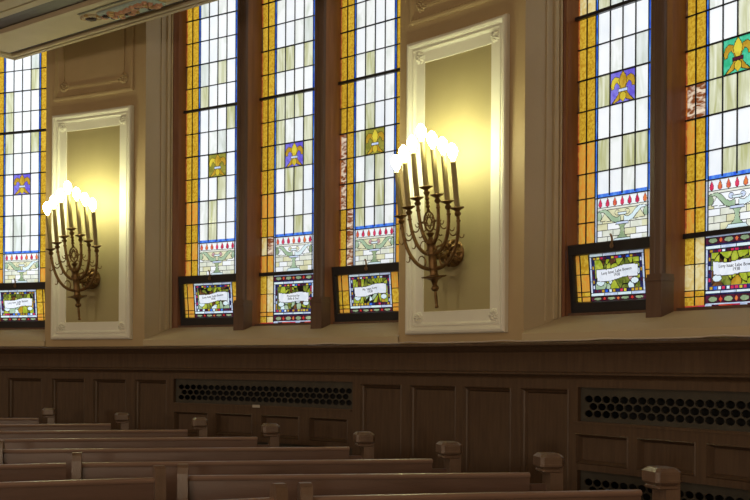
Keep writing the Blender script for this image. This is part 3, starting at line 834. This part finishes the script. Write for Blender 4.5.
# ------------------------------------------------------------------ gallery overhead at the left
UX, VX = (.7766, -.630), (-.630, -.7766); GC = (-3.10, 9.44); GH = 2.6
gm = lambda u, v, h: (u * 1 + 0, v, h)
g = empty('gallery', (GC[0], GC[1], EYE + GH), math.atan2(UX[1], UX[0]))
# local x = along the edge, local y = -v (rotated frame: +y is to the left of x), so map v to -y
def gmap(u, v, h): return (u, -v, h)
def gal(name, prof, mat, u1=6.4, u0=0.0, label=None):
    """mitred moulding running along the long edge and returning round the free corner"""
    m = MB(gmap); vs = []; fs = []; k = len(prof)
    for (v, h) in prof: vs.append((u1, v, h))
    for (v, h) in prof: vs.append((u0 + v, v, h))
    for (v, h) in prof: vs.append((u0 + v, 3.0, h))
    for s in range(2):
        for j in range(k - 1): fs.append((k * s + j, k * s + j + 1, k * s + k + j + 1, k * s + k + j))
    m.add(vs, fs, mat); return m.obj(name, g, label=label)
gal('edge_moulding', [(-.05, .5), (-.05, .02), (-.04, .0), (-.005, .0), (.0, .02), (.012, .02), (.015, .0), (.045, .0), (.05, .01), (.055, .07)], M['gallery'])
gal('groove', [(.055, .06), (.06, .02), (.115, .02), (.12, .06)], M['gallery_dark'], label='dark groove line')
gal('soffit_band', [(.12, .07), (.122, .0), (.43, .0), (.435, -.015), (.495, -.015), (.50, .0), (.50, .05)], M['gallery'])
gal('dark_band', [(.50, .05), (.502, .02), (.60, .024), (.688, .02), (.69, .05)], M['gallery_dark'], label='recessed band with its shade painted dark brown')  # nearly flush strip, dark colour stands for the shade in the recess
gal('inner_moulding', [(.69, .05), (.69, .0), (.76, .0), (.765, .03), (.775, .03), (.78, .0), (.90, .0), (.905, .06), (.94, .06), (.945, .0), (1.2, .0)], M['gallery'])
m = MB(gmap); m.box(1.19, 6.4, 1.19, 3.0, 0.0, .02, M['gallery']); m.box(-.04, 6.4, -.04, 3.0, .45, .5, M['gallery'])
m.box(-.04, 6.4, 2.98, 3.0, .0, .5, M['gallery']); m.obj('soffit_slab', g)
# carved rosette and painted panel under the band
def knob(m, u, v, r, h, mat, n=10):
    vs = []; fs = []; rr = [(1, 0), (.9, .5), (.55, .9), (.0, 1)]
    for fr, hh in rr:
        for i in range(n):
            t = 2 * math.pi * i / n; q = 1 + .18 * math.cos(5 * t); vs.append((u + r * fr * q * math.cos(t), v + r * fr * q * math.sin(t), .002 - h * hh))
    for k in range(3):
        for i in range(n): j = (i + 1) % n; fs.append((n * k + i, n * k + j, n * k + n + j, n * k + n + i))
    m.add(vs, fs, mat)
m = MB(gmap); rn = random.Random(5)
for i in range(14):
    t = 2 * math.pi * i / 14; knob(m, 1.46 + .07 * math.cos(t), .285 + .05 * math.sin(t), .022, .02, M['gallery'] if i % 3 else M['gold'])
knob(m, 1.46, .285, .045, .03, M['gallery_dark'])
m.obj('carved_rosette', g, True)
m = MB(gmap)
m.bevbox(1.58, 2.16, .15, .33, -.018, .004, .006, M['blue_paint'])
for i in range(46):
    u = 1.61 + .52 * rn.random(); v = .175 + .13 * rn.random()
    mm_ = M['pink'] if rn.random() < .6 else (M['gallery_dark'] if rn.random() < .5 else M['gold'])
    n0 = len(m.v); knob(m, u, v, rn.uniform(.014, .03), .022, mm_)
    m.v[n0:] = [(p[0], p[1], p[2] - .016) for p in m.v[n0:]]
m.obj('painted_relief', g, label='pale blue relief with pink and gold carving')
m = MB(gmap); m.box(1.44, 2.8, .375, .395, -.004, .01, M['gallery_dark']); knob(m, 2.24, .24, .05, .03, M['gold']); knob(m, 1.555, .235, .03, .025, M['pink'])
m.obj('carved_scroll', g)
tag(g, 'overhanging gallery underside with tan mouldings, dark band and painted carving, upper left corner', 'gallery')

# ------------------------------------------------------------------ pews
HP = .45
RAILZ = EYE - HP
def pxp(x, y):                       # rail top point seen at a photo pixel -> plan position at the rail height
    dx, dy = x - 375, y - 365.427
    u, v = dx + dy * .006, dy - dx * .006
    t = HP * 1105.9 / v; return Vector((t * u / 1105.9, t))
def pew(A, B, left, right, label):
    """A left end, B right end of the rail; left/right: 'post', 'panel' or 'plain' ends"""
    mid = (A + B) / 2; d = (B - A); Lh = d.length / 2; ang = math.atan2(d.y, d.x)
    e = empty('pew', (mid.x, mid.y, 0), ang); PW = M['pew']
    r1 = Lh - (.075 if right == 'post' else .0)
    # local y>0 is away from the camera
    m = MB(); ny = 1
    prof = [(.0, .44), (-.03, .46), (.012, .62), (.022, .835), (.045, .835), (.062, .62), (.045, .44)]
    vs = []; k = len(prof)
    for x in (-Lh, r1): vs += [(x, y, z) for y, z in prof]
    fs = [(j, (j + 1) % k, k + (j + 1) % k, k + j) for j in range(k)] + [tuple(range(k)), tuple(range(2 * k - 1, k - 1, -1))]
    m.add(vs, fs, PW); m.obj('backrest', e)
    m = MB(); prof = [(.016, .832), (.012, .836), (.011, .844), (.015, .850), (.024, .853), (.042, .853), (.053, .849), (.056, .842), (.053, .832)]
    k = len(prof); vs = []
    for x in (-Lh, r1): vs += [(x, y, z - (RAILZ < 0) - .003) for y, z in prof]
    fs = [(j, (j + 1) % k, k + (j + 1) % k, k + j) for j in range(k)] + [tuple(range(k)), tuple(range(2 * k - 1, k - 1, -1))]
    m.add(vs, fs, M['pew_rail']); m.obj('top_rail', e, True)
    sx = Lh - (.05 if right == 'post' else .23)
    m = MB(); m.bevbox(-Lh, sx, -.40, .03, .41, .445, .008, PW); m.obj('seat', e)
    m = MB(); m.box(-Lh + .03, sx - .01, -.02, .0, .0, .41, PW); m.obj('seat_support', e)
    if right == 'post':
        x1 = Lh + .055
        m = MB()
        # slab end with an arm, rising into the rear post
        m.bevbox(x1 - .056, x1, -.42, .075, .0, .60, .008, PW)
        vs = []
        for z, y0, y1 in ((.58, -.10, .085), (.68, -.045, .085), (.78, -.03, .08), (.885, -.03, .08)):
            vs += [(x1 - .056, y0, z), (x1, y0, z), (x1, y1, z), (x1 - .056, y1, z)]
        fs = [(4 * q + i, 4 * q + (i + 1) % 4, 4 * q + 4 + (i + 1) % 4, 4 * q + 4 + i) for q in range(3) for i in range(4)]
        m.add(vs, fs, M['pew_post']); m.obj('end_panel', e)
        m = MB()
        m.bevbox(x1 - .100, x1 + .004, -.045, .09, .866, .932, .014, M['pew_post'])
        m.bevbox(x1 - .090, x1 - .002, -.035, .08, .852, .869, .006, M['pew_post'])
        for zz in (.887, .910): m.box(x1 - .088, x1 - .008, -.048, -.04, zz - .003, zz + .003, M['pew_post'])
        m.obj('carved_cap', e)
        # dark curved shoulder behind the gap between rail and post
        m = MB(); m.bevbox(r1 - .002, x1 - .05, .03, .055, .44, .80, .004, PW); m.obj('shoulder', e)
    if left == 'post' or left == 'panel':
        m = MB(); x0 = -Lh - .042; pr = []
        out = [(-.42, 0), (-.42, .58), (-.12, .62), (-.03, .68), (-.012, .86), (-.006, .885), (.01, .897), (.045, .897), (.062, .885), (.07, .86), (.08, 0)]
        k = len(out); vs = [(x0, y, z) for y, z in out] + [(x0 + .042, y, z) for y, z in out]
        fs = [(j, (j + 1) % k, k + (j + 1) % k, k + j) for j in range(k)] + [tuple(range(k)), tuple(range(2 * k - 1, k - 1, -1))]
        m.add(vs, fs, M['pew_post']); m.obj('end_panel', e)
    if right == 'panel':
        m = MB(); x0 = Lh
        out = [(-.10, 0), (-.10, .58), (-.07, .62), (-.02, .70), (-.005, .86), (.0, .885), (.012, .897), (.04, .897), (.055, .885), (.06, .86), (.07, 0)]
        k = len(out); vs = [(x0, y, z) for y, z in out] + [(x0 + .042, y, z) for y, z in out]
        fs = [(j, (j + 1) % k, k + (j + 1) % k, k + j) for j in range(k)] + [tuple(range(k)), tuple(range(2 * k - 1, k - 1, -1))]
        m.add(vs, fs, M['pew_post']); m.obj('end_panel', e)
    tag(e, label, 'pew', 'dark wooden pews in curved rows'); return e
def ext(P, Q, L):                     # point L beyond P away from Q
    return P + (P - Q).normalized() * L
rows = [
    # right block: (left px), (right px), left kind, label
    ((0, 418.2), (44, 418), 1.9, None, 'farthest pew, its short visible end capped by the leftmost carved post'),
    ((0, 424.6), (117, 423.6), 1.7, None, 'second farthest pew, its carved post below the right edge of the left cream panel'),
    ((0, 431.3), (194.5, 429.7), 1.4, None, 'third farthest pew, post below the left end of the middle vent grille'),
    ((0, 439.3), (265, 437), .9, None, 'fourth farthest pew, post in front of the middle vent section centre'),
    ((3, 449.8), (358, 447), 0, 'panel', 'pew whose carved post stands at the right end of the middle vent section'),
    ((81.5, 463.3), (442.5, 459), 0, 'panel', 'pew ending in a carved post below the right sconce panel, third nearest'),
    ((188, 476.2), (541.5, 473), 0, 'panel', 'second nearest pew of the right block, post left of the right vent grille'),
    ((312.5, 497.2), (655, 490.2), 0, 'panel', 'nearest pew at the bottom right, large carved post in front of the right vent grille'),
]
for (l, r, L, kind, lab) in rows:
    A, B = pxp(*l), pxp(*r)
    if L: A = ext(A, B, L)
    # the rail stops short of the post; B marks the post's inner side
    B = B + (B - A).normalized() * .03
    pew(A, B, kind, 'post', lab)
lefts = [((0, 465.2), (71, 463.4), 'left block pew behind the front one, ending at the single divider near the left edge'),
         ((0, 483.2), (155, 478.2), 'nearest left block pew with top rail sloping down to the lower left corner'),
         ((215, 501.5), (276, 498.3), 'pew barely showing at the bottom edge, left of the nearest pair of dividers')]
for (l, r, lab) in lefts:
    A, B = pxp(*l), pxp(*r); A = ext(A, B, 1.8); B = ext(B, A, -.02 if r[0] == 71 else 0); pew(A, B, None, None if r[0] == 71 else 'panel', lab)

# ------------------------------------------------------------------ light
wd_ = bpy.data.worlds.new('overcast_sky'); S.world = wd_; wd_.use_nodes = True
bgn = wd_.node_tree.nodes['Background']; bgn.inputs[0].default_value = (.93, .97, 1.0, 1); bgn.inputs[1].default_value = 1.45
def area(name, loc, size, power, col, rot=(0, 0, 0)):
    l = bpy.data.lights.new(name, 'AREA'); l.energy = power; l.size = size; l.color = col; l.shape = 'DISK'
    o = bpy.data.objects.new(name, l); COL.objects.link(o); o.location = loc; o.rotation_euler = rot; return o
area('ceiling_lamp', (-3.0, -4.0, EYE + CEIL - .12), 2.4, 150, (1, .83, .62))
area('ceiling_lamp', (-10.0, 1.0, EYE + CEIL - .12), 2.4, 110, (1, .83, .62))
def fill_lamp(loc, power):
    l = bpy.data.lights.new('added_fill_globe', 'POINT'); l.energy = power; l.color = (1, .83, .62); l.shadow_soft_size = .45
    o = bpy.data.objects.new('added_fill_globe', l); COL.objects.link(o); o.location = loc
fill_lamp((-4.5, -3.5, 1.7), 400); fill_lamp((-10.5, 1.0, 1.7), 300); fill_lamp((-.5, -5.5, 1.7), 250)  # unseen fill lights added low behind the camera to brighten soffit and wall

# ------------------------------------------------------------------ camera
cam = bpy.data.cameras.new('camera'); co = bpy.data.objects.new('camera', cam); COL.objects.link(co)
co.location = (0, 0, EYE); co.rotation_mode = 'XYZ'
from mathutils import Matrix
ROLL = .006
co.matrix_world = Matrix.Translation((0, 0, EYE)) @ Matrix.Rotation(math.pi / 2, 4, 'X') @ Matrix.Rotation(ROLL, 4, 'Z')
cam.sensor_width = 36; cam.lens = 1105.9 / 750 * 36; cam.shift_y = (365.427 - 250) / 750
cam.clip_start = .05
S.camera = co
S.view_settings.view_transform = 'Standard'; S.view_settings.look = 'None'; S.view_settings.gamma = 1
S.view_settings.exposure = 0.0; S.view_settings.use_curve_mapping = False
